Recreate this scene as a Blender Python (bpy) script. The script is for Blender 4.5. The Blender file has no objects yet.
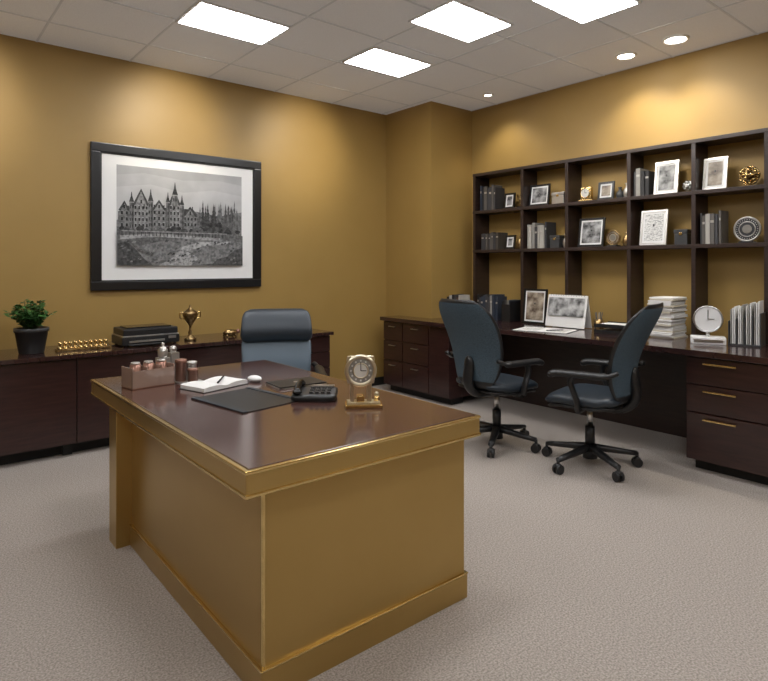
import bpy, bmesh, math, random
from mathutils import Vector, Matrix, Euler
random.seed(7)
R=math.radians
scene=bpy.context.scene
scene.view_settings.view_transform='Standard'
try: scene.view_settings.look='None'
except Exception: pass

# ---------------------------------------------------------------- materials
def mat(name,col,rough=.5,metal=0.,coat=0.,noise=None,bump=None,emit=None,scale=(1,1,1),spec=None):
    m=bpy.data.materials.new(name); m.use_nodes=True
    nt=m.node_tree; b=nt.nodes['Principled BSDF']
    b.inputs['Base Color'].default_value=(*col,1)
    b.inputs['Roughness'].default_value=rough
    b.inputs['Metallic'].default_value=metal
    b.inputs['Coat Weight'].default_value=coat
    b.inputs['Coat Roughness'].default_value=.12
    if spec is not None: b.inputs['Specular IOR Level'].default_value=spec
    if emit:
        b.inputs['Emission Color'].default_value=(*emit[0],1)
        b.inputs['Emission Strength'].default_value=emit[1]
    if noise or bump:
        tc=nt.nodes.new('ShaderNodeTexCoord'); mp=nt.nodes.new('ShaderNodeMapping')
        mp.inputs['Scale'].default_value=scale
        nt.links.new(tc.outputs['Object'],mp.inputs['Vector'])
    if noise:  # (scale, col2, lo, hi)
        n=nt.nodes.new('ShaderNodeTexNoise'); n.inputs['Scale'].default_value=noise[0]
        n.inputs['Detail'].default_value=5
        nt.links.new(mp.outputs[0],n.inputs['Vector'])
        cr=nt.nodes.new('ShaderNodeValToRGB')
        cr.color_ramp.elements[0].position=noise[2]; cr.color_ramp.elements[1].position=noise[3]
        cr.color_ramp.elements[0].color=(*col,1); cr.color_ramp.elements[1].color=(*noise[1],1)
        nt.links.new(n.outputs['Fac'],cr.inputs['Fac']); nt.links.new(cr.outputs[0],b.inputs['Base Color'])
    if bump: # (scale,strength,dist)
        n2=nt.nodes.new('ShaderNodeTexNoise'); n2.inputs['Scale'].default_value=bump[0]
        nt.links.new(mp.outputs[0],n2.inputs['Vector'])
        bp=nt.nodes.new('ShaderNodeBump'); bp.inputs['Strength'].default_value=bump[1]; bp.inputs['Distance'].default_value=bump[2]
        nt.links.new(n2.outputs['Fac'],bp.inputs['Height']); nt.links.new(bp.outputs[0],b.inputs['Normal'])
    return m

M={}
M['wall']=mat('gold_wall_paint',(.355,.225,.066),.48,noise=(3,(.335,.211,.060),.3,.7),bump=(220,.08,.002))
M['carpet']=mat('carpet_loop',(.255,.222,.196),.95,noise=(135,(.475,.422,.380),.34,.66),bump=(150,.5,.006),spec=.1)
M['tile']=mat('ceiling_tile_added_glow',(.72,.71,.70),.9,noise=(160,(.80,.79,.78),.35,.6),bump=(150,.15,.002),spec=.1,emit=((.95,.97,1.),.07))  # faint emission added to lift the ceiling; the tiles are no lamps
M['grid']=mat('ceiling_grid_added_glow',(.60,.60,.60),.5,emit=((.95,.97,1.),.05))  # bars carry a similar added glow to the tiles
M['panel']=mat('light_panel_lens',(.9,.9,.9),.4,emit=((.97,.98,1.),20.5))
M['lamp']=mat('downlight_lens',(.9,.9,.9),.4,emit=((1,.96,.88),20))
M['white']=mat('white_enamel',(.8,.8,.8),.4)
M['dark']=mat('dark_wenge_wood',(.022,.0085,.0080),.3,coat=.3,noise=(6,(.042,.016,.014),.3,.7),scale=(1,1,9))
M['shelf']=mat('dark_shelf_wood',(.022,.0125,.010),.38,coat=.15,noise=(6,(.036,.020,.016),.3,.7),scale=(1,1,9))
M['darktop']=mat('polished_dark_top',(.030,.013,.012),.16,coat=.5,noise=(5,(.042,.019,.017),.3,.7),scale=(9,1,1))
M['toe']=mat('toe_kick',(.006,.006,.006),.6)
M['desktop']=mat('desk_walnut_top',(.066,.030,.025),.18,coat=.7,noise=(4,(.088,.042,.035),.3,.7),scale=(8,1,1))
M['goldp']=mat('gold_satin_panel',(.48,.325,.115),.28,metal=.7,noise=(3,(.45,.30,.10),.3,.7),bump=(300,.03,.001))
M['goldf']=mat('gold_edge',(.72,.54,.23),.2,metal=.9)
M['brass']=mat('brass',(.76,.56,.25),.25,metal=1.)
M['champ']=mat('champagne_metal',(.74,.66,.50),.28,metal=.9)
M['abrass']=mat('antique_brass',(.42,.30,.14),.35,metal=1.,noise=(30,(.18,.11,.05),.4,.6))
M['steel']=mat('brushed_steel',(.6,.6,.6),.3,metal=1.)
M['black']=mat('black_plastic',(.012,.012,.013),.38)
M['blackg']=mat('black_gloss',(.008,.008,.009),.12)
M['fabric']=mat('blue_grey_mesh',(.040,.066,.090),.75,noise=(120,(.062,.098,.130),.35,.65),bump=(260,.3,.002))
M['leatherd']=mat('navy_leather',(.018,.027,.038),.42,bump=(90,.1,.002))
M['leatherl']=mat('blue_grey_leather',(.10,.14,.18),.5,bump=(90,.1,.002))
M['paper']=mat('paper',(.74,.73,.71),.8)
M['paperg']=mat('printed_paper',(.35,.35,.35),.8,noise=(60,(.75,.75,.73),.42,.5),scale=(1,1,3))
M['cream']=mat('cream_pages',(.6,.55,.45),.8)
M['frame']=mat('black_frame',(.008,.008,.009),.3)
M['mat']=mat('mat_board',(.80,.80,.79),.8)
M['photo']=mat('bw_photo',(.03,.03,.03),.4,noise=(14,(.5,.5,.5),.35,.65))
M['photo2']=mat('sepia_photo',(.08,.05,.03),.4,noise=(11,(.5,.43,.34),.35,.65))
M['silver']=mat('pale_silver',(.55,.53,.5),.3,metal=.8)
M['rust']=mat('copper_lacquer',(.26,.13,.09),.3,metal=.5)
M['pot']=mat('graphite_pot',(.045,.047,.05),.4)
M['soil']=mat('soil',(.02,.013,.009),.95)
M['leaf']=mat('leaf_green',(.020,.075,.015),.45,noise=(20,(.05,.15,.03),.3,.7))
M['stem']=mat('stem_green',(.04,.07,.02),.6)
M['dial']=mat('clock_dial',(.70,.68,.62),.4)
M['dialg']=mat('clock_dial_grey',(.35,.34,.31),.3,metal=.5)
M['glass']=mat('smoked_acrylic',(.30,.20,.155),.15,coat=.5)
bookcols=[(.02,.02,.022),(.05,.05,.055),(.12,.11,.10),(.28,.27,.25),(.03,.04,.06),(.10,.05,.03),(.45,.43,.39),(.07,.06,.05)]
M['books']=[mat('book_cover_%d'%i,c,.55) for i,c in enumerate(bookcols)]
def grey(v,n=None):
    k='grey%.3f'%v
    if k not in M: M[k]=mat('art_'+k,(v*.6,)*3,.85,noise=(42,(v*1.15,)*3,.38,.62),spec=.05)
    return M[k]

# ---------------------------------------------------------------- builder
class B:
    def __init__(s,name):
        s.name=name; s.bm=bmesh.new(); s.mats=[]
    def mi(s,m):
        if m not in s.mats: s.mats.append(m)
        return s.mats.index(m)
    def add(s,t,m,mtx=None,smooth=False,keep=False):
        if mtx is not None: bmesh.ops.transform(t,matrix=mtx,verts=t.verts)
        if not keep:
            i=s.mi(m)
            for f in t.faces: f.material_index=i
        for f in t.faces: f.smooth=smooth
        me=bpy.data.meshes.new('tmp'); t.to_mesh(me); t.free()
        s.bm.from_mesh(me); bpy.data.meshes.remove(me)
    def box(s,lo,hi,m,bev=0.,rot=None):
        t=bmesh.new(); bmesh.ops.create_cube(t,size=1)
        lo=Vector(lo);hi=Vector(hi);c=(lo+hi)/2;d=hi-lo
        bmesh.ops.scale(t,vec=d,verts=t.verts)
        if bev>0:
            bmesh.ops.bevel(t,geom=t.edges[:],offset=min(bev,min(d)*.45),segments=2,profile=.7,affect='EDGES')
        mt=Matrix.Translation(c)
        if rot: mt=mt@Euler(rot).to_matrix().to_4x4()
        s.add(t,m,mt)
    def cyl(s,p0,p1,r0,m,r1=None,n=24,smooth=True):
        p0=Vector(p0);p1=Vector(p1); r1=r0 if r1 is None else r1
        t=bmesh.new(); bmesh.ops.create_cone(t,cap_ends=True,segments=n,radius1=r0,radius2=r1,depth=(p1-p0).length)
        q=(p1-p0).to_track_quat('Z','Y').to_matrix().to_4x4()
        bmesh.ops.transform(t,matrix=Matrix.Translation((p0+p1)/2)@q,verts=t.verts)
        caps=[f for f in t.faces if len(f.verts)>4]
        i=s.mi(m)
        for f in t.faces: f.material_index=i; f.smooth=smooth and f not in caps
        me=bpy.data.meshes.new('tmp')
        t.to_mesh(me); t.free(); s.bm.from_mesh(me); bpy.data.meshes.remove(me)
    def sph(s,c,r,m,sc=(1,1,1),n=20):
        t=bmesh.new(); bmesh.ops.create_uvsphere(t,u_segments=n,v_segments=n//2,radius=r)
        s.add(t,m,Matrix.Translation(c)@Matrix.Diagonal((*sc,1)),True)
    def torus(s,c,Rr,r,m,axis='Z',n=28,k=8):
        rings=[]
        for i in range(n):
            a=2*math.pi*i/n; ring=[]
            for j in range(k):
                b=2*math.pi*j/k; q=Rr+r*math.cos(b)
                v=Vector((q*math.cos(a),q*math.sin(a),r*math.sin(b)))
                if axis=='Y': v=Vector((v.x,v.z,v.y))
                if axis=='X': v=Vector((v.z,v.x,v.y))
                ring.append(v+Vector(c))
            rings.append(ring)
        s.loft(rings,m,closed=True)
    def loft(s,rings,m,closed=False,matf=None,smooth=True):
        t=bmesh.new(); vs=[[t.verts.new(p) for p in r] for r in rings]; n=len(rings[0]); L=len(rings)
        for i in range(L if closed else L-1):
            for j in range(n):
                f=t.faces.new((vs[i][j],vs[i][(j+1)%n],vs[(i+1)%L][(j+1)%n],vs[(i+1)%L][j]))
                f.material_index=s.mi(matf(i/L,j/n) if matf else m)
        if not closed:
            f=t.faces.new(vs[0][::-1]); f.material_index=s.mi(matf(0,0) if matf else m)
            f=t.faces.new(vs[-1]); f.material_index=s.mi(matf(1,0) if matf else m)
        bmesh.ops.recalc_face_normals(t,faces=t.faces[:])
        s.add(t,m,None,smooth,keep=True)
    def lathe(s,prof,m,c=(0,0,0),n=28):
        s.loft([[Vector((c[0]+r*math.cos(2*math.pi*j/n),c[1]+r*math.sin(2*math.pi*j/n),c[2]+z)) for j in range(n)] for r,z in prof],m)
    def tube(s,pts,r,m,n=10,flat=1.):
        pts=[Vector(p) for p in pts]; rings=[]
        for i,p in enumerate(pts):
            d=(pts[min(i+1,len(pts)-1)]-pts[max(i-1,0)]).normalized()
            up=Vector((1,0,0)) if abs(d.x)<.8 else Vector((0,0,1))
            a=d.cross(up).normalized(); b=d.cross(a).normalized()
            rr=r[i] if isinstance(r,(list,tuple)) else r
            rings.append([p+a*rr*math.cos(2*math.pi*j/n)+b*rr*flat*math.sin(2*math.pi*j/n) for j in range(n)])
        s.loft(rings,m)
    def poly(s,pts,m,th=None):
        t=bmesh.new(); vs=[t.verts.new(p) for p in pts]; t.faces.new(vs)
        s.add(t,m)
    def done(s,loc=(0,0,0),rz=0.,parent=None,sc=1.):
        me=bpy.data.meshes.new(s.name); s.bm.to_mesh(me); s.bm.free()
        for m in s.mats: me.materials.append(m)
        o=bpy.data.objects.new(s.name,me); scene.collection.objects.link(o)
        o.location=loc; o.rotation_euler=(0,0,rz); o.scale=(sc,sc,sc)
        if parent: o.parent=parent
        return o
def sm(pts,k=6):
    """Catmull-Rom smoothing"""
    pts=[Vector(p) for p in pts]; out=[]
    for i in range(len(pts)-1):
        p0=pts[max(i-1,0)];p1=pts[i];p2=pts[i+1];p3=pts[min(i+2,len(pts)-1)]
        for j in range(k):
            t=j/k
            out.append(.5*((2*p1)+(p2-p0)*t+(2*p0-5*p1+4*p2-p3)*t*t+(3*p1-p0-3*p2+p3)*t**3))
    out.append(pts[-1]); return out

# ---------------------------------------------------------------- room
X0,X1,Y0,Y1,H=-2.6,4.94,-2.6,5.20,3.08
def slab(name,lo,hi,m):
    b=B(name); b.box(lo,hi,m); return b.done()
slab('floor',(X0-.1,Y0-.1,-.1),(X1+.1,Y1+.1,0),M['carpet'])
slab('wall_back',(X0-.1,Y1,0),(X1+.1,Y1+.1,H),M['wall'])
slab('wall_right',(X1,Y0,0),(X1+.1,Y1,H),M['wall'])
slab('wall_left',(X0-.1,Y0,0),(X0,Y1,H),M['wall'])
slab('wall_front',(X0-.1,Y0-.1,0),(X1+.1,Y0,H),M['wall'])
slab('wall_column',(4.31,4.46,0),(X1,Y1,H),M['wall'])
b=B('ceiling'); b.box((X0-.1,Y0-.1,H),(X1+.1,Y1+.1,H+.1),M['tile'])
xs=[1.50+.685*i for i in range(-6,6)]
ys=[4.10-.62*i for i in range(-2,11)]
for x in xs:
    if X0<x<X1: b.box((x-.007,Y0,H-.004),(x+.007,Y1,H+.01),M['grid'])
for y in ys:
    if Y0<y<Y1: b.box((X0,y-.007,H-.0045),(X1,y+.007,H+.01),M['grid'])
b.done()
def baseboard(name,lo,hi):
    b=B(name); b.box(lo,hi,M['toe'],.004); b.done()
baseboard('baseboard_back',(3.2,Y1-.012,0),(4.31,Y1,.09))
baseboard('baseboard_left',(X0,Y0,0),(X0+.012,Y1,.09))
baseboard('baseboard_front',(X0,Y0,0),(X1,Y0+.012,.09))

def lamp(parent,loc,aim,pw,col=(1,.93,.8),size=105,blend=.8,soft=.06):
    L=bpy.data.lights.new('spot','SPOT'); L.energy=pw; L.spot_size=R(size); L.spot_blend=blend; L.color=col; L.shadow_soft_size=soft
    lo=bpy.data.objects.new('downlight_or_added_wash',L); scene.collection.objects.link(lo); lo.parent=parent  # serves the real downlights and the added wall-wash spots
    lo.location=loc; lo.rotation_euler=Vector(aim).to_track_quat('-Z','Y').to_euler()
panels=[(1.50,3.70,2.18,4.14),(2.88,3.62,3.52,4.06),(2.76,2.65,3.38,3.09),(3.13,1.90,3.74,2.34),
        (1.0,1.9,1.64,2.34),(-.1,3.70,.54,4.14),(-.9,1.9,-.26,2.34),(1.0,.1,1.64,.54),(3.13,.1,3.77,.54),(-.9,.1,-.26,.54),(1.0,-1.5,1.64,-1.06),(3.13,-1.5,3.77,-1.06)]
for i,(a,c,d,e) in enumerate(panels):
    b=B('ceiling_light_panel'); w=(d-a)/2; l=(e-c)/2
    for (p,q) in [((-w,-l),(w,-l+.02)),((-w,l-.02),(w,l)),((-w,-l+.02),(-w+.02,l-.02)),((w-.02,-l+.02),(w,l-.02))]:
        b.box((p[0],p[1],-.012),(q[0],q[1],0),M['white'],.003)
    b.box((-w+.02,-l+.02,-.016),(w-.02,l-.02,0),M['panel'])
    o=b.done(((a+d)/2,(c+e)/2,H))
    if i in (0,1,5):   # added spots, no real fixture, to brighten the picture wall
        lamp(o,(0,.18,-.05),(0,1,-.40),85,(1,.91,.74),62,1.,.12)
    if i in (2,3,):  # added spots throwing extra light on the right wall
        lamp(o,(.1,0,-.05),(1,0,-.42),48,(1,.91,.74),72,1.,.15)
def downlight(x,y,r,pw,aim):
    b=B('recessed_downlight')
    b.torus((0,0,-.004),r,.012,M['white'])
    b.cyl((0,0,-.006),(0,0,0),r,M['lamp'],n=32)
    o=b.done((x,y,H))
    lamp(o,(0,0,-.03),aim,pw)
downlight(4.60,2.47,.075,34,(.25,0,-1))
downlight(4.56,2.05,.085,34,(.25,0,-1))
downlight(4.58,3.92,.045,24,(.25,0,-1))
downlight(4.58,.9,.08,28,(.25,0,-1))

# ---------------------------------------------------------------- framed castle print
b=B('framed_castle_print')
W,Hh=1.52,1.21
fw=.075
def fr(b,w,h,f,y0,y1,m,bev=.006):
    b.box((0,y0,0),(w,y1,f),m,bev); b.box((0,y0,h-f),(w,y1,h),m,bev)
    b.box((0,y0,f*.98),(f,y1,h-f*.98),m,bev); b.box((w-f,y0,f*.98),(w,y1,h-f*.98),m,bev)
fr(b,W,Hh,fw,-.035,0,M['frame'],.008)
b.box((fw*.9,-.016,fw*.9),(W-fw*.9,-.001,Hh-fw*.9),M['mat'])
for (p,q) in [((.07,.07),(W-.07,.085)),((.07,Hh-.085),(W-.07,Hh-.07)),((.07,.08),(.085,Hh-.08)),((W-.085,.08),(W-.07,Hh-.08))]:
    b.box((p[0],-.026,p[1]),(q[0],-.014,q[1]),M['frame'],.003)
ax,az,aw,ah=.20,.205,1.12,.84
lay=[-.0165]
SKY={}
def skym(v):
    if v not in SKY: SKY[v]=mat('art_sky_%.2f'%v,(v*.88,)*3,.85,noise=(4,(v*1.08,)*3,.35,.65),spec=.05)
    return SKY[v]
def P(pts,v,sky=False):
    lay[0]-=.00008
    b.poly([(ax+u*aw,lay[0],az+w*ah) for u,w in pts],skym(v) if sky else grey(v))
P([(0,0),(1,0),(1,1),(0,1)],.40,True)
P([(0,.35),(1,.35),(1,.90),(.8,.93),(.5,.90),(.2,.94),(0,.90)],.45,True)
P([(0,.35),(1,.35),(1,.78),(.75,.82),(.5,.77),(.25,.83),(0,.78)],.50,True)
P([(0,.45),(.1,.52),(.3,.5),(.6,.58),(.8,.54),(1,.60),(1,.3),(0,.3)],.22)
def rect(x0,y0,x1,y1,v): P([(x0,y0),(x1,y0),(x1,y1),(x0,y1)],v)
def tower(x,w,y0,h,sp,v=.10):
    rect(x-w,y0,x,h,v*1.25); rect(x,y0,x+w,h,v*.75)
    rect(x-w*1.1,h-.012,x+w*1.1,h+.006,v*1.9)
    P([(x-w*1.15,h),(x+w*1.15,h),(x+w*.35,h+sp*.55),(x+.002,h+sp),(x-.002,h+sp),(x-w*.35,h+sp*.55)],.08)
    for k in range(int((h-y0)/.065)):
        zz=h-.035-k*.065
        rect(x-w*.65,zz-.03,x-w*.35,zz,.035); rect(x+w*.3,zz-.03,x+w*.6,zz,.035)
def gable(x0,x1,y0,h,g,v):
    rect(x0,y0,x1,h,v); xm=(x0+x1)/2
    P([(x0-.008,h-.01),(x1+.008,h-.01),(xm,h+g)],.09)
    P([(x0+.012,h-.01),(x1-.012,h-.01),(xm,h+g-.03)],v*1.1)
    n=max(2,int((x1-x0)/.025))
    for r in range(int((h-y0)/.06)):
        for k in range(n):
            u=x0+(k+.3)*(x1-x0)/n; z=h-.05-r*.06
            rect(u,z,u+.4*(x1-x0)/n,z+.032,.04); rect(u-.002,z+.033,u+.4*(x1-x0)/n+.002,z+.038,v*1.7)
    rect(xm-.006,h+.01,xm+.006,h+.045,.04)
rect(.01,.34,.64,.54,.18)
P([(.02,.54),(.62,.54),(.58,.60),(.06,.60)],.09)
gable(.02,.09,.36,.56,.09,.20)
gable(.26,.36,.36,.58,.10,.24)
gable(.50,.61,.36,.53,.10,.21)
gable(.12,.23,.36,.62,.16,.27)
tower(.105,.016,.36,.64,.10,.17)
tower(.245,.018,.36,.66,.12,.17)
gable(.385,.47,.36,.64,.16,.27)
tower(.375,.014,.36,.66,.10,.16)
tower(.43,.020,.62,.74,.13,.2)
tower(.485,.016,.36,.64,.10,.17)
for k in range(8):
    u=.04+k*.075; rect(u,.58,u+.008,.625,.06)
def tree(x,y,h,v,w0=.026):
    pts=[(x-.004,y)]; n=6; L=[];Rr=[]
    for i in range(n):
        w=w0*(1-i/n)*random.uniform(.8,1.25); z=y+h*(.12+.88*i/n)
        L+=[(x-w,z),(x-w*.45,z+h*.06)]
        w=w0*(1-i/n)*random.uniform(.8,1.25)
        Rr+=[(x+w,z),(x+w*.45,z+h*.06)]
    P(pts+L+[(x,y+h)]+Rr[::-1]+[(x+.004,y)],v)
def bush(x,y,r,v):
    P([(x+r*random.uniform(.8,1.15)*math.cos(a*.6283),y+r*1.15*random.uniform(.75,1.15)*math.sin(a*.6283)) for a in range(10)],v)
for k in range(34):
    tree(.63+.35*random.random(),.36+random.uniform(-.03,.05),random.uniform(.20,.36),random.choice([.08,.12,.17]),.026)
for k in range(26): bush(random.uniform(.62,.96),random.uniform(.34,.45),random.uniform(.02,.035),random.choice([.06,.1,.14]))
for k in range(24): bush(random.uniform(.03,.62),random.uniform(.33,.39),random.uniform(.015,.028),random.choice([.06,.09,.13]))
# rocky foreground slope with a path
P([(0,.36),(.12,.34),(.3,.37),(.5,.34),(.75,.36),(1,.33),(1,0),(0,0)],.15)
P([(0,.12),(.15,.20),(.4,.27),(.7,.30),(1,.26),(1,.06),(.6,0),(0,0)],.22)
P([(.30,.0),(.55,.0),(.62,.08),(.52,.15),(.66,.21),(.86,.24),(.88,.265),(.62,.25),(.44,.18),(.42,.09)],.42)
P([(.02,.30),(.30,.33),(.55,.315),(.80,.30),(.80,.27),(.5,.285),(.28,.295),(.02,.26)],.34)
P([(0,0),(0,.22),(.07,.24),(.14,.15),(.20,.06),(.26,0)],.09)
P([(.72,0),(.78,.07),(.86,.10),(.93,.17),(1,.20),(1,0)],.10)
for k in range(30):   # terrace balustrade
    u=.03+k*.028; rect(u,.30,u+.006,.345,.07)
rect(.03,.342,.86,.352,.30)
for k in range(150):
    u=random.uniform(.01,.95); w=random.uniform(.01,.26); s=random.uniform(.008,.028)
    P([(u,w),(u+s,w+s*.2),(u+s*1.2,w+s*.8),(u+s*.4,w+s)],random.choice([.09,.13,.18,.26,.16,.22]))
b.done((1.19,Y1-.001,1.15))

# ---------------------------------------------------------------- credenza (back wall)
b=B('credenza')
cx0,cx1=-1.15,3.15
b.box((cx0-.02,4.60,.70),(cx1+.02,5.195,.73),M['darktop'],.004)
b.box((cx0,4.65,.085),(cx1,5.19,.70),M['dark'])
b.box((cx0+.03,4.74,0),(cx1-.03,5.15,.085),M['toe'])
xe=[cx0,-.425,.275,.975,1.675,2.375,cx1]
for i in range(6):
    a,c=xe[i]+.004,xe[i+1]-.004
    if i<5:
        b.box((a,4.63,.095),(c,4.65,.690),M['dark'],.003)
    else:
        for z in ((.095,.39),(.397,.54),(.547,.69)):
            b.box((a,4.63,z[0]),(c,4.65,z[1]),M['dark'],.003)
            b.box(((a+c)/2-.06,4.618,z[1]-.05),((a+c)/2+.06,4.626,z[1]-.042),M['steel'],.002)
            for q in (-.05,.05): b.box(((a+c)/2+q-.004,4.62,z[1]-.05),((a+c)/2+q+.004,4.635,z[1]-.042),M['steel'])
for x in (.3,.93,1.7,2.4):
    b.box((x-.03,4.70,0),(x+.03,4.75,.09),M['toe'])
b.done()

# ---------------------------------------------------------------- wall counter (right)
b=B('built_in_wall_desk')
CT=.80
b.box((4.03,-.6,CT-.04),(4.935,4.455,CT),M['darktop'],.004)
b.box((4.03,4.45,CT-.04),(4.305,4.97,CT),M['darktop'],.004)
b.box((4.08,4.46,.07),(4.30,4.95,CT-.04),M['dark']); b.box((4.08,3.96,.07),(4.90,4.45,CT-.04),M['dark'])
b.box((4.14,4.0,0),(4.30,4.92,.07),M['toe'])
for (ya,yb) in ((4.64,4.945),(4.245,4.63)):
    for (za,zb) in ((.08,.34),(.35,.55),(.56,.75)):
        b.box((4.062,ya,za),(4.08,yb,zb),M['dark'],.003)
        zc=zb-.05
        b.box((4.040,(ya+yb)/2-.05,zc),(4.048,(ya+yb)/2+.05,zc+.009),M['steel'],.002)
        for q in(-.04,.04): b.box((4.044,(ya+yb)/2+q-.004,zc),(4.065,(ya+yb)/2+q+.004,zc+.009),M['steel'])
b.box((4.062,3.96,.08),(4.08,4.235,.75),M['dark'],.003)
b.box((4.78,1.76,0),(4.80,3.96,CT-.04),M['shelf'])
b.box((4.08,-.55,.07),(4.90,1.76,CT-.04),M['dark'])
b.box((4.14,-.52,0),(4.85,1.73,.07),M['toe'])
ye=[1.76,1.27,.78,.29,-.2]
for i in range(4):
    ya,yb=ye[i+1]+.004,ye[i]-.004
    for (za,zb) in ((.075,.385),(.393,.57),(.578,.75)):
        b.box((4.060,ya,za),(4.08,yb,zb),M['dark'],.004)
        zc=zb-.04 ; yc=(ya+yb)/2+.03
        b.box((4.034,yc-.10,zc),(4.043,yc+.10,zc+.012),M['brass'],.003)
        for q in(-.085,.085): b.box((4.04,yc+q-.005,zc+.001),(4.065,yc+q+.005,zc+.011),M['brass'])
b.done()

# ---------------------------------------------------------------- bookcase
b=B('wall_bookcase')
BY=[4.22,3.60,3.10,2.505,1.985,1.49,.97,.46,-.05]
SX0,SX1=4.71,4.935
for y in BY: b.box((SX0,y-.016,CT+.001),(SX1,y+.016,2.31),M['shelf'],.002)
for zt in (2.325,1.93,1.52): b.box((SX0-.006,BY[-1]-.016,zt-.03),(SX1,BY[0]+.016,zt),M['shelf'],.002)
b.done()

# ---------------------------------------------------------------- main desk
b=B('executive_desk')
b.box((.873,1.655,0.0),(1.787,3.05,.68),M['goldp'],.004)
b.box((.864,1.646,0.0),(1.796,3.0,.10),M['goldp'],.003)
b.box((.861,1.643,.097),(1.799,3.0,.103),M['goldf'],.002)
b.box((.870,1.652,.103),(.880,1.662,.68),M['goldf'],.002)
b.box((.80,2.99,0),(1.80,3.11,.68),M['goldp'],.004)
b.box((.79,1.60,.675),(1.82,3.42,.748),M['goldp'],.006)
b.box((.79-.004,1.596,.668),(1.824,3.424,.680),M['goldf'],.004)
b.box((.787,1.597,.738),(1.823,3.423,.7495),M['goldf'],.004)
b.box((.803,1.613,.70),(1.807,3.407,.752),M['desktop'],.003)
b.done()
DT=.752

# ---------------------------------------------------------------- chairs
def sell(cx,cy,a,bb,n=28,e=3.):
    out=[]
    for j in range(n):
        t=2*math.pi*j/n; c,s_=math.cos(t),math.sin(t)
        out.append((cx+a*math.copysign(abs(c)**(2/e),c),cy+bb*math.copysign(abs(s_)**(2/e),s_)))
    return out
def star_base(b,m=None,r=.31):
    b.cyl((0,0,.055),(0,0,.14),.048,M['black'],.038)
    b.cyl((0,0,.12),(0,0,.27),.032,M['black']); b.cyl((0,0,.27),(0,0,.41),.020,M['steel'])
    for k in range(5):
        a=2*math.pi*k/5+.3; c,s_=math.cos(a),math.sin(a)
        rings=[]
        for q in range(5):
            u=q/4; rr=.03+(r-.03)*u; z=.125-.035*u; w=.030-.010*u; h=.024-.010*u
            rings.append([Vector((c*rr-s_*x,s_*rr+c*x,z+y)) for x,y in sell(0,0,w,h,12,3)])
        b.loft(rings,M['black'])
        ex,ey=c*r,s_*r
        b.cyl((ex,ey,.04),(ex,ey,.095),.011,M['black'],n=10)
        for q in(-.016,.016):
            b.cyl((ex-s_*(q-.009),ey+c*(q-.009),.031),(ex-s_*(q+.009),ey+c*(q+.009),.031),.031,M['black'],n=18)
        b.sph((ex,ey,.05),.027,M['black'],(1,1,.7),12)
    b.box((-.10,-.12,.395),(.10,.10,.43),M['black'],.01)
def seat(b,m,w=.25,dp=.24,z=.465,th=.045):
    rings=[]
    N=14
    for i in range(N+1):
        v=-1+2*i/N; e=(1-abs(v)**4)**.35 if abs(v)<1 else .0
        e=max(e,.25); y=v*dp
        zz=z-(.03*max(0,v-.4)**2*3)+.01*(v<-.6)
        ww=w*(.92+.08*(1-v*v))*(.55+.45*e)
        rings.append([Vector((x,y,zz+q)) for x,q in sell(0,0,ww,th*e,28,3.2)])
    b.loft(rings,m)
def back(b,z0,z1,wf,y0,lean,th,curve,mf,m,N=18,e=3.5,cf=(.70,.30),bend=.03):
    rings=[]
    for i in range(N+1):
        v=i/N; t=2*v-1
        k=max((1-abs(t)**5)**.4 if abs(t)<1 else 0,.28)
        w=wf(v)*(cf[0]+cf[1]*k); h=th*k
        yc=y0-lean*v+bend*math.sin(v*math.pi*1.3)
        ring=[]
        for x,q in sell(0,0,w,h,40,e):
            ring.append(Vector((x,yc+q+curve*(x/.24)**2,z0+(z1-z0)*v)))
        rings.append(ring)
    b.loft(rings,m,matf=mf)
def arms(b,zt=.66,x=.285):
    for s in(-1,1):
        b.tube(sm([(s*.18,-.02,.425),(s*(x-.02),-.02,.43),(s*x,-.02,.49),(s*x,.02,.60),(s*x,.0,zt-.01)]),.018,M['black'],10,1.4)
        b.tube(sm([(s*(x-.03),-.27,zt+.03),(s*x,-.20,zt+.005),(s*x,-.05,zt),(s*x,.12,zt-.005),(s*x,.17,zt-.03)]),[.015]*6+[.024]*15+[.024,.020,.015,.01],M['black'],10,1.5)
def task_chair(loc,face,topz=1.10):
    b=B('office_task_chair'); star_base(b); seat(b,M['leatherd'],.26,.25,.475,.045)
    seat(b,M['black'],.245,.235,.435,.022)
    def wf(v): return .19+.085*math.sin(min(1,v/.72)*math.pi/2) - .045*max(0,(v-.72)/.28)**2
    def mf(v,j):
        a=abs(math.cos(2*math.pi*(j+.5/40)))
        return M['black'] if (a>.93 or v>.91 or v<.06) else M['fabric']
    back(b,.47,topz,wf,-.255,.15,.028,.05,mf,None,24,3.2,(.55,.45),.045)
    b.tube(sm([(0,-.06,.41),(0,-.22,.42),(0,-.30,.50),(0,-.29,.62),(0,-.290,.70)]),[.03]*20+[.028,.026,.022,.018,.01],M['black'],12,1.5)
    arms(b)
    a=math.atan2(-face[0],face[1])
    return b.done((loc[0],loc[1],0),a)
task_chair((3.49,2.90),(.995,-.05),1.115)
task_chair((3.62,2.20),(-.19,.98),1.115)
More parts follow.
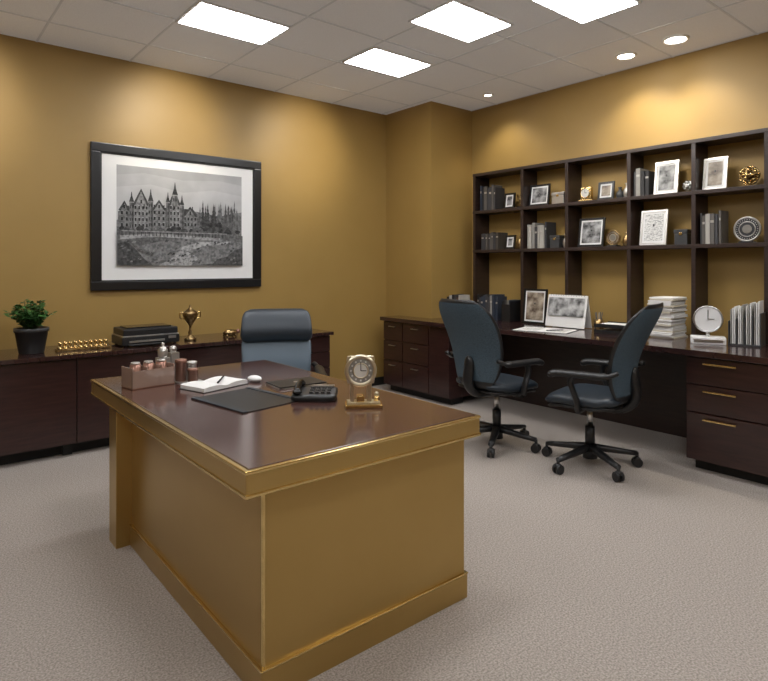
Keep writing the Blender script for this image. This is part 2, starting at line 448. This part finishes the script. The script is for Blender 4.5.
def exec_chair(loc,face):
    b=B('executive_chair'); star_base(b,r=.28); seat(b,M['leatherl'],.26,.25,.475,.055)
    seat(b,M['black'],.24,.23,.43,.02)
    back(b,.49,.86,lambda v:.235+.02*v,-.235,.05,.038,.035,None,M['leatherl'],16)
    back(b,.80,1.035,lambda v:.262-.02*v,-.262,.045,.045,.04,None,M['leatherd'],16)
    back(b,.48,1.015,lambda v:.240,-.285,.09,.02,.035,None,M['black'],16)
    b.tube(sm([(0,-.06,.41),(0,-.24,.42),(0,-.31,.52),(0,-.33,.70)]),.028,M['black'],12,1.6)
    arms(b,.60,.30)
    a=math.atan2(-face[0],face[1])
    return b.done((loc[0],loc[1],0),a)
exec_chair((2.01,3.60),(-.47,-.88))

# ---------------------------------------------------------------- generic small objects
def framed(name,w,h,loc,rz,art,fm='frame',tilt=8,border=.018,m2='mat'):
    b=B(name)
    f=border; t=R(-tilt)
    mt=Matrix.Translation((0,0,.003))@Euler((t,0,0)).to_matrix().to_4x4()
    def bx(lo,hi,m):
        tt=bmesh.new(); bmesh.ops.create_cube(tt,size=1)
        lo=Vector(lo);hi=Vector(hi)
        bmesh.ops.scale(tt,vec=hi-lo,verts=tt.verts); bmesh.ops.translate(tt,vec=(lo+hi)/2,verts=tt.verts)
        b.add(tt,m,mt)
    bx((-w/2,-.008,0),(w/2,.008,f),M[fm]); bx((-w/2,-.008,h-f),(w/2,.008,h),M[fm])
    bx((-w/2,-.008,f),(-w/2+f,.008,h-f),M[fm]); bx((w/2-f,-.008,f),(w/2,.008,h-f),M[fm])
    bx((-w/2+f,-.002,f),(w/2-f,.007,h-f),M[m2])
    g=f+.016
    bx((-w/2+g,-.004,g),(w/2-g,-.001,h-g),M[art])
    b.tube([(0,.012,h*.6),(0,.03+h*.28,.004)],.006,M['black'],6)
    b.done(loc,rz)
RW=R(-90)   # face -X
def books(name,y0,y1,z,h,x=4.735,cols=None,dep=.16):
    b=B(name); y=y0; i=0
    while y<y1-.012:
        t=random.uniform(.018,.04); t=min(t,y1-y)
        hh=h*random.uniform(.82,1.); dd=dep*random.uniform(.85,1.)
        m=M['books'][random.choice(cols)] if cols else random.choice(M['books'])
        xx=x+random.uniform(0,.012)
        b.box((xx,y-y0,0),(xx+.004,y-y0+t-.0015,hh),m,.001)
        b.box((xx,y-y0,0),(xx+dd,y-y0+.003,hh),m); b.box((xx,y-y0+t-.0045,0),(xx+dd,y-y0+t-.0015,hh),m)
        b.box((xx+.003,y-y0+.002,.004),(xx+dd-.004,y-y0+t-.004,hh-.005),M['cream'])
        if i%2==0: b.box((xx-.0008,y-y0+.003,hh*.7),(xx+.001,y-y0+t-.005,hh*.78),M['silver'])
        y+=t; i+=1
    b.done((0,y0,z))
def vase(loc,h,m):
    b=B('small_vase'); b.lathe([(.022,0),(.026,.004),(.034,h*.3),(.030,h*.55),(.013,h*.75),(.012,h*.88),(.020,h),(.015,h),(.008,h*.85),(.001,h*.8)],M[m]); b.done(loc)
def figurine(loc,h,m):
    b=B('bronze_figurine'); b.box((-.028,-.028,0),(.028,.028,.015),M['black'],.003)
    b.tube(sm([(0,-.008,.012),(.0,-.010,h*.3),(.0,0,h*.5),(0,0,h*.8)]),[.008]*6+[.012]*6+[.018]*6+[.010],M[m],10)
    b.tube([(0,.010,.012),(0,.008,h*.45)],.008,M[m],8)
    b.sph((0,0,h*.90),h*.085,M[m],n=12)
    b.tube(sm([(0,-.012,h*.74),(-.01,-.032,h*.62),(-.02,-.024,h*.5)]),.006,M[m],8); b.tube(sm([(0,.012,h*.74),(-.01,.030,h*.8),(-.015,.032,h*.97)]),.006,M[m],8)
    b.done(loc)
S1,S2=1.9305,1.5205
# row 1
books('book_row',3.96,4.17,S1,.27,cols=[0,1,2,4,3])
framed('framed_photo',.13,.16,(4.79,3.82,S1),RW,'photo')
figurine((4.80,3.68,S1),.14,'abrass')
framed('framed_photo',.23,.21,(4.79,3.46,S1),RW,'photo')
def keepsake_box(w,h,d,loc,m):
    b=B('keepsake_box'); b.box((-w/2,-d/2,0),(w/2,d/2,h*.72),m,.004); b.box((-w/2-.004,-d/2-.004,h*.73),(w/2+.004,d/2+.004,h),m,.006)
    b.box((-.012,-d/2-.008,h*.62),(.012,-d/2,h*.80),M['brass'],.002); b.done(loc,RW)
keepsake_box(.13,.11,.10,(4.80,3.22,S1),M['silver'])
def mantel_clock(loc,s=1.,m='brass'):
    b=B('mantel_clock'); b.box((-.07*s,-.03,0),(.07*s,.03,.02),M[m],.004)
    b.box((-.055*s,-.022,.02),(.055*s,.022,.13*s),M[m],.012)
    b.cyl((0,-.028,.078*s),(0,-.020,.078*s),.042*s,M['dial']); b.torus((0,-.027,.078*s),.043*s,.005,M[m],'Y')
    b.box((-.0015,-.031,.078*s),(.0015,-.0285,.108*s),M['black']); b.box((0,-.031,.077*s),(.022*s,-.0285,.080*s),M['black']); b.done(loc,RW)
mantel_clock((4.80,2.95,S1))
framed('framed_photo',.15,.16,(4.79,2.76,S1),RW,'photo2')
vase((4.80,2.63,S1),.10,'pot')
vase((4.80,2.565,S1),.13,'silver')
books('book_row',2.35,2.475,S1,.24,cols=[0,3,6,1])
framed('framed_photo',.19,.27,(4.78,2.23,S1),RW,'photo','silver')
def globe_orn(loc,r,m,m2='abrass'):
    b=B('openwork_sphere_ornament'); b.lathe([(.03,0),(.032,.006),(.012,.012),(.010,.02)],M[m2])
    c=(0,0,.018+r)
    b.sph(c,r*.55,M[m2])
    for ax in 'XYZ': b.torus(c,r,.006,M[m],ax)
    for k in range(26):
        a=k*2.39996; z=1-2*(k+.5)/26; q=math.sqrt(1-z*z)
        b.sph((c[0]+q*math.cos(a)*r*.93,c[1]+q*math.sin(a)*r*.93,c[2]+z*r*.93),.013,M[m],n=8)
    b.done(loc)
globe_orn((4.80,2.06,S1),.035,'steel')
framed('framed_photo',.17,.25,(4.79,1.865,S1),RW,'photo2','silver')
globe_orn((4.80,1.63,S1),.065,'brass')
books('book_row',1.1,1.4,S1,.25)
# row 2
books('book_row',3.92,4.15,S2,.18,cols=[0,1,2,7])
framed('framed_photo',.12,.14,(4.79,3.81,S2),RW,'photo')
vase((4.80,3.69,S2),.13,'abrass')
books('book_row',3.34,3.56,S2,.25,cols=[3,6,6,1,0])
keepsake_box(.10,.12,.08,(4.80,3.26,S2),M['pot'])
vase((4.80,3.16,S2),.13,'silver')
framed('framed_photo',.25,.26,(4.78,2.90,S2),RW,'photo')
def plate(loc,r,name='decorative_plate',m1='silver',m2='abrass'):
    b=B(name); b.box((-.05,-.03,0),(.05,.04,.012),M['black'],.003)
    b.tube([(-.035,.0,.01),(-.03,.035,.01+r*1.2)],.004,M['black'],6); b.tube([(.035,.0,.01),(.03,.035,.01+r*1.2)],.004,M['black'],6)
    c=(0,0,.012+r)
    b.cyl((0,.006,c[2]),(0,-.002,c[2]),r,M[m1],n=36); b.torus(c,r*.95,.008,M[m2],'Y',36)
    b.torus((0,-.003,c[2]),r*.6,.004,M[m2],'Y'); 
    for k in range(28):
        a=k*math.pi/14; b.sph((r*.77*math.cos(a),-.003,c[2]+r*.77*math.sin(a)),.004,M[m2],n=8)
    b.cyl((0,-.006,c[2]),(0,-.001,c[2]),r*.35,M['dialg'])
    b.done(loc,RW)
plate((4.79,2.69,S2),.065)
vase((4.80,2.57,S2),.12,'abrass')
framed('framed_certificate',.22,.29,(4.77,2.33,S2),RW,'paperg','silver')
keepsake_box(.10,.12,.09,(4.80,2.10,S2),M['pot'])
books('book_row',1.80,1.95,S2,.26,cols=[3,1,6,2])
plate((4.79,1.64,S2),.09,m2='silver',m1='pot')
plate((4.79,1.36,S2),.09)
books('book_row',1.02,1.22,S2,.25)
# counter level
books('book_row',3.87,4.14,CT,.26,cols=[0,1,3,6,4],x=4.66)
books('book_row',4.24,4.44,CT,.26,cols=[0,1,3,6,5],x=4.52)
b=B('magazine_file'); b.box((-.05,-.10,0),(.05,.11,.004),M['black'])
b.box((-.05,-.10,0),(-.046,.11,.20),M['black']); b.box((.046,-.10,0),(.05,.11,.20),M['black']); b.box((-.05,-.104,0),(.05,-.10,.17),M['black'])
for k in range(5): b.box((-.04+k*.017,-.09,.005),(-.03+k*.017,.10,.21),M['books'][k])
b.done((4.74,3.74,CT),RW)
framed('framed_photo',.26,.33,(4.66,3.42,CT),RW,'photo2','frame',6)
b=B('desk_calendar'); 
b.box((-.20,-.005,.0),(.20,.002,.29),M['paper'],.001,rot=(R(-12),0,0)); 
b.box((-.18,-.009,.10),(.18,-.004,.265),M['photo'],0,rot=(R(-12),0,0)); b.box((-.18,-.012,.02),(.18,-.006,.095),M['paperg'],0,rot=(R(-12),0,0))
b.box((-.20,.055,.0),(.20,.06,.287),M['paper'],.001,rot=(R(12),0,0))
for k in range(14): b.torus((-.17+k*.026,.03,.285),.010,.0015,M['black'],'X',10,5)
b.done((4.60,3.03,CT+.003),RW)
b=B('open_document_folder')
b.box((-.23,-.15,0),(-.003,.15,.006),M['paper'],.001); b.box((.003,-.15,0),(.23,.15,.006),M['paper'],.001)
b.box((-.24,-.16,-.0),(.24,.16,.002),M['books'][1])
for k in range(9):
    b.box((-.21,-.12+k*.027,.006),(-.03,-.115+k*.027,.0065),M['books'][2]); b.box((.03,-.12+k*.027,.006),(.20,-.115+k*.027,.0065),M['books'][2])
b.tube([(.05,-.10,.012),(.15,.02,.012)],.004,M['blackg'],8)
b.done((4.27,3.02,CT),R(-75))
b=B('pencil_cup'); b.lathe([(.036,0),(.038,.005),(.038,.09),(.034,.09),(.034,.01),(.001,.01)],M['abrass'])
for k in range(5):
    a=k*1.256; b.tube([(.012*math.cos(a),.012*math.sin(a),.012),(.03*math.cos(a),.03*math.sin(a),.15)],.0035,M['books'][k],6)
b.done((4.68,2.76,CT))
b=B('paper_stack')
for k in range(26):
    dx,dy=random.uniform(-.012,.012),random.uniform(-.012,.012)
    hz=.0120
    b.box((-.12+dx,-.09+dy,k*hz),(.12+dx,.09+dy,(k+1)*hz-.0015),M['paper'] if k%4 else M['cream'],.002)
b.done((4.62,2.14,CT))
b=B('letter_tray')
for z in (0,.05):
    b.box((-.13,-.16,z+.0),(.13,.16,z+.004),M['black']); b.box((-.13,-.16,z),(-.126,.16,z+.03),M['black']); b.box((.126,-.16,z),(.13,.16,z+.03),M['black'])
    b.box((-.115,-.15,z+.005),(.115,.15,z+.022),M['paper'],.002)
for x in(-.127,.127):
    for y in(-.15,.15): b.cyl((x,y,0),(x,y,.055),.004,M['black'],n=8)
b.done((4.56,2.50,CT),R(5))
b=B('round_desk_clock')
b.box((-.11,-.07,0),(.11,.07,.05),M['white'],.008); b.box((-.09,-.073,.015),(.09,-.068,.035),M['steel'])
b.cyl((0,.0,.05),(0,0,.09),.012,M['steel'])
b.cyl((0,-.012,.175),(0,.012,.175),.092,M['white'],n=40); b.torus((0,-.012,.175),.090,.006,M['steel'],'Y',40)
b.box((-.002,-.015,.175),(.002,-.0125,.24),M['black']); b.box((0,-.015,.173),(.04,-.0125,.177),M['black'])
b.done((4.46,1.78,CT),R(-65))
b=B('file_organizer')
b.box((-.10,-.10,0),(.10,.10,.012),M['pot'],.003)
for k in range(5):
    x=-.095+k*.0475; b.box((x-.003,-.10,.01),(x+.003,.10,.17+.015*k),M['pot'],.001)
    if k<4:
        for q in range(3): b.box((x+.008+q*.012,-.09,.013),(x+.016+q*.012,.09,.25+.014*k+.01*q),M['paper'] if (q+k)%3 else M['books'][3],.001)
b.done((4.58,1.57,CT),R(-80))

# ---------------------------------------------------------------- credenza items
CZ=.7305
b=B('potted_plant')
b.lathe([(.075,0),(.08,.004),(.105,.155),(.112,.155),(.112,.18),(.100,.18),(.098,.16),(.001,.16)],M['pot'])
b.cyl((0,0,.155),(0,0,.166),.096,M['soil'])
for k in range(64):
    a=random.uniform(0,6.283); L=random.uniform(.03,.165); hh=random.uniform(.06,.17)*(1.2-L*3)+.04
    tip=Vector((L*math.cos(a),L*math.sin(a),.155+hh)); st=Vector((.03*math.cos(a),.03*math.sin(a),.16))
    pts=sm([st,st*.5+tip*.5+Vector((0,0,.02)),tip],4)
    b.tube(pts,.002,M['stem'],5)
    for q in range(7):
        p=pts[min(len(pts)-1,2+q)] ; an=random.uniform(0,6.283); l=random.uniform(.035,.058); w=l*.36
        d=Vector((math.cos(an),math.sin(an),random.uniform(-.1,.7))).normalized(); s_=d.cross(Vector((0,0,1))).normalized()
        nrm=d.cross(s_)
        t=bmesh.new(); vs=[t.verts.new(p),t.verts.new(p+d*l*.4+s_*w+nrm*.004),t.verts.new(p+d*l),t.verts.new(p+d*l*.4-s_*w+nrm*.004),t.verts.new(p+d*l*.45-nrm*.004)]
        t.faces.new((vs[0],vs[1],vs[4]));t.faces.new((vs[1],vs[2],vs[4]));t.faces.new((vs[2],vs[3],vs[4]));t.faces.new((vs[3],vs[0],vs[4]))
        b.add(t,M['leaf'],None,True)
b.done((.73,4.86,CZ))
b=B('brass_chess_set_tray')
b.box((-.18,-.05,0),(.18,.05,.015),M['abrass'],.003)
for k in range(10):
    for y in(-.025,.025):
        b.lathe([(.012,0),(.013,.006),(.006,.012),(.005,.03),(.009,.034),(.010,.044),(.004,.052)],M['brass'],(-.155+k*.0345,y,.015),12)
b.done((1.06,4.83,CZ))
b=B('desktop_printer')
b.box((-.22,-.15,0.01),(.22,.15,.075),M['black'],.008); b.box((-.21,-.14,.082),(.21,.14,.135),M['black'],.012)
b.box((-.215,-.145,.074),(.215,.145,.083),M['steel'],.002)
b.box((-.17,-.156,.03),(.10,-.149,.045),M['steel'],.001); b.box((.13,-.155,.045),(.19,-.149,.065),M['steel'],.001)
b.box((-.17,-.10,.134),(.17,.10,.145),M['blackg'],.004); b.box((-.18,-.20,.012),(.08,-.15,.02),M['black'],.003)
for x in(-.19,.19):
    for y in(-.12,.12): b.cyl((x,y,0),(x,y,.012),.012,M['black'],n=12)
b.done((1.53,4.88,CZ))
b=B('brass_trophy')
b.lathe([(.045,0),(.048,.008),(.045,.02),(.02,.03),(.012,.05),(.018,.065),(.010,.08),(.010,.12),(.022,.14),(.05,.18),(.062,.215),(.058,.235),(.045,.245),(.02,.262),(.008,.28),(.010,.29),(.001,.30)],M['abrass'])
for s in(-1,1): b.tube(sm([(s*.05,0,.18),(s*.085,0,.19),(s*.085,0,.235),(s*.055,0,.23)]),.005,M['brass'],8)
b.done((1.88,4.84,CZ))
b=B('brass_turtle_paperweight')
b.sph((0,0,.035),.05,M['abrass'],(1.3,.9,.6)); b.sph((.075,0,.045),.02,M['rust']); b.sph((-.02,0,.05),.03,M['brass'],(1,1,.6))
for x in(-.04,.04):
    for y in(-.03,.03): b.sph((x,y,.012),.014,M['abrass'],(1,1,.85))
b.done((2.24,4.85,CZ))

# ---------------------------------------------------------------- desk items
b=B('desk_caddy')
b.box((-.11,-.06,0),(.11,.06,.008),M['rust'],.002)
for x in (-.11,-.037,.033,.104): b.box((x,-.06,.006),(x+.006,.06,.105),M['glass'],.002)
for y in(-.06,.055): b.box((-.11,y,.006),(.11,y+.005,.09),M['glass'],.002)
for k in range(3):
    b.cyl((-.067+k*.067,0,.008),(-.067+k*.067,0,.115),.026,M['rust'],n=20); b.cyl((-.067+k*.067,0,.115),(-.067+k*.067,0,.125),.022,M['silver'],n=20)
b.done((.97,3.05,DT),R(8))
b=B('crystal_inkwell')
b.box((-.03,-.03,0),(.03,.03,.11),M['silver'],.008); b.lathe([(.022,.11),(.026,.12),(.026,.15),(.014,.165),(.006,.17),(.010,.18),(.002,.19)],M['silver'])
b.box((.035,-.025,0),(.085,.025,.13),M['silver'],.006); b.sph((.06,0,.147),.02,M['silver'])
b.done((1.10,3.22,DT),R(10))
b=B('metal_canister')
for (x,y,r,h) in((0,0,.028,.115),(.065,.02,.026,.095),(.045,-.05,.026,.07)):
    b.lathe([(r,0),(r,h*.85),(r*1.08,h*.86),(r*1.08,h),(r*.6,h*1.03),(.002,h*1.05)],M['rust'] if x!=.065 else M['silver'],(x,y,0),20)
b.box((-.035,-.08,0),(.092,.05,.004),M['silver'],.001)
b.done((1.135,3.05,DT+.0))
b=B('desk_blotter'); b.box((-.16,-.20,0),(.16,.20,.004),M['black'],.0015)
b.box((-.16,-.20,.003),(-.135,.20,.007),M['leatherd'],.002); b.box((.135,-.20,.003),(.16,.20,.007),M['leatherd'],.002); b.done((1.21,2.445,DT),R(9))
b=B('open_notebook')
for s in(-1,1):
    rings=[]
    for i in range(9):
        u=i/8; x=s*u*.135; z=.022*math.sin(math.pi*(.15+.6*u))**.8 if u>0 else .012
        rings.append([Vector((x,-.09,.001)),Vector((x,-.09,z+.004)),Vector((x,.09,z+.004)),Vector((x,.09,.001))])
    b.loft(rings,M['paper'],smooth=False)
b.box((-.142,-.095,0),(.142,.095,.003),M['black'],.001)
b.tube([(-.03,-.06,.03),(.09,.04,.032)],.0045,M['blackg'],8)
b.done((1.22,2.82,DT),R(16))
b=B('computer_mouse'); b.sph((0,0,.016),.03,M['white'],(1,1.5,.55)); b.done((1.43,2.80,DT),R(10))
b=B('closed_tablet')
b.box((-.13,-.09,0),(.13,.09,.008),M['steel'],.003); b.box((-.128,-.088,.008),(.128,.088,.014),M['black'],.003); b.cyl((.0,0,.0138),(0,0,.0148),.014,M['silver'])
b.done((1.56,2.60,DT),R(-5))
b=B('desk_telephone')
rings=[]
for i in range(9):
    u=-1+2*i/8; hh=.014+.010*(u+1)/2; e=.8 if abs(u)==1 else 1
    rings.append([Vector((x*e,u*.075,hh+q)) for x,q in sell(0,0,.10,hh*e,24,5)])
b.loft(rings,M['black'])
b.tube(sm([(-.07,-.06,.045),(-.075,-.03,.05),(-.075,.03,.06),(-.07,.065,.062)]),.015,M['blackg'],10)
for q,z in((-.055,.042),(.06,.056)): b.sph((-.072,q,z),.022,M['blackg'],(1,1,.6))
for i in range(4):
    for j in range(3): b.box((-.02+i*.026,-.045+j*.028,.033+j*.004),(-.003+i*.026,-.030+j*.028,.042+j*.004),M['pot'],.002)
b.box((-.02,.042,.045),(.085,.062,.052),M['silver'],.002)
b.done((1.46,2.27,DT),R(-40))
b=B('brass_desk_clock')
b.box((-.085,-.045,0),(.075,.045,.014),M['brass'],.004); b.box((-.075,-.036,.014),(.065,.036,.024),M['champ'],.003)
b.box((-.062,-.02,.022),(-.046,.02,.10),M['champ'],.004); b.box((.010,-.016,.022),(.030,.016,.10),M['champ'],.004)
b.box((-.035,-.028,.024),(-.002,.028,.05),M['brass'],.005)
b.cyl((.052,0,.02),(.052,0,.045),.012,M['brass'],n=16); b.sph((.052,0,.052),.011,M['champ'],n=12)
cz=.158; cx=-.018
b.box((cx-.058,-.010,cz-.062),(cx+.062,.028,cz+.060),M['champ'],.016)
b.cyl((cx,-.022,cz),(cx,.010,cz),.064,M['champ'],n=40); b.torus((cx,-.022,cz),.060,.009,M['champ'],'Y',40)
b.cyl((cx,-.024,cz),(cx,-.020,cz),.053,M['dialg'],n=40); b.cyl((cx,-.0255,cz),(cx,-.022,cz),.030,M['dial'],n=40); b.torus((cx,-.025,cz),.031,.003,M['champ'],'Y',32)
for k in range(12):
    a=k*math.pi/6; b.box((cx+.042*math.cos(a)-.0035,-.026,cz+.042*math.sin(a)-.0035),(cx+.042*math.cos(a)+.0035,-.0235,cz+.042*math.sin(a)+.0035),M['paper'])
b.box((cx-.0015,-.028,cz),(cx+.0015,-.0255,cz+.038),M['black']); b.box((cx,-.028,cz-.0015),(cx+.024,-.0255,cz+.0015),M['black'])
b.done((1.545,2.01,DT),R(-33))

# ---------------------------------------------------------------- world & camera
w=bpy.data.worlds.new('World'); scene.world=w; w.use_nodes=True
w.node_tree.nodes['Background'].inputs[0].default_value=(.6,.65,.7,1); w.node_tree.nodes['Background'].inputs[1].default_value=.3
cd=bpy.data.cameras.new('camera'); co=bpy.data.objects.new('camera',cd); scene.collection.objects.link(co)
co.location=(0,0,1.36); co.rotation_euler=(R(90),0,R(-39.44)); cd.sensor_width=36; cd.lens=36*589/768; cd.shift_y=-75.5/768
cd.clip_start=.02
scene.camera=co
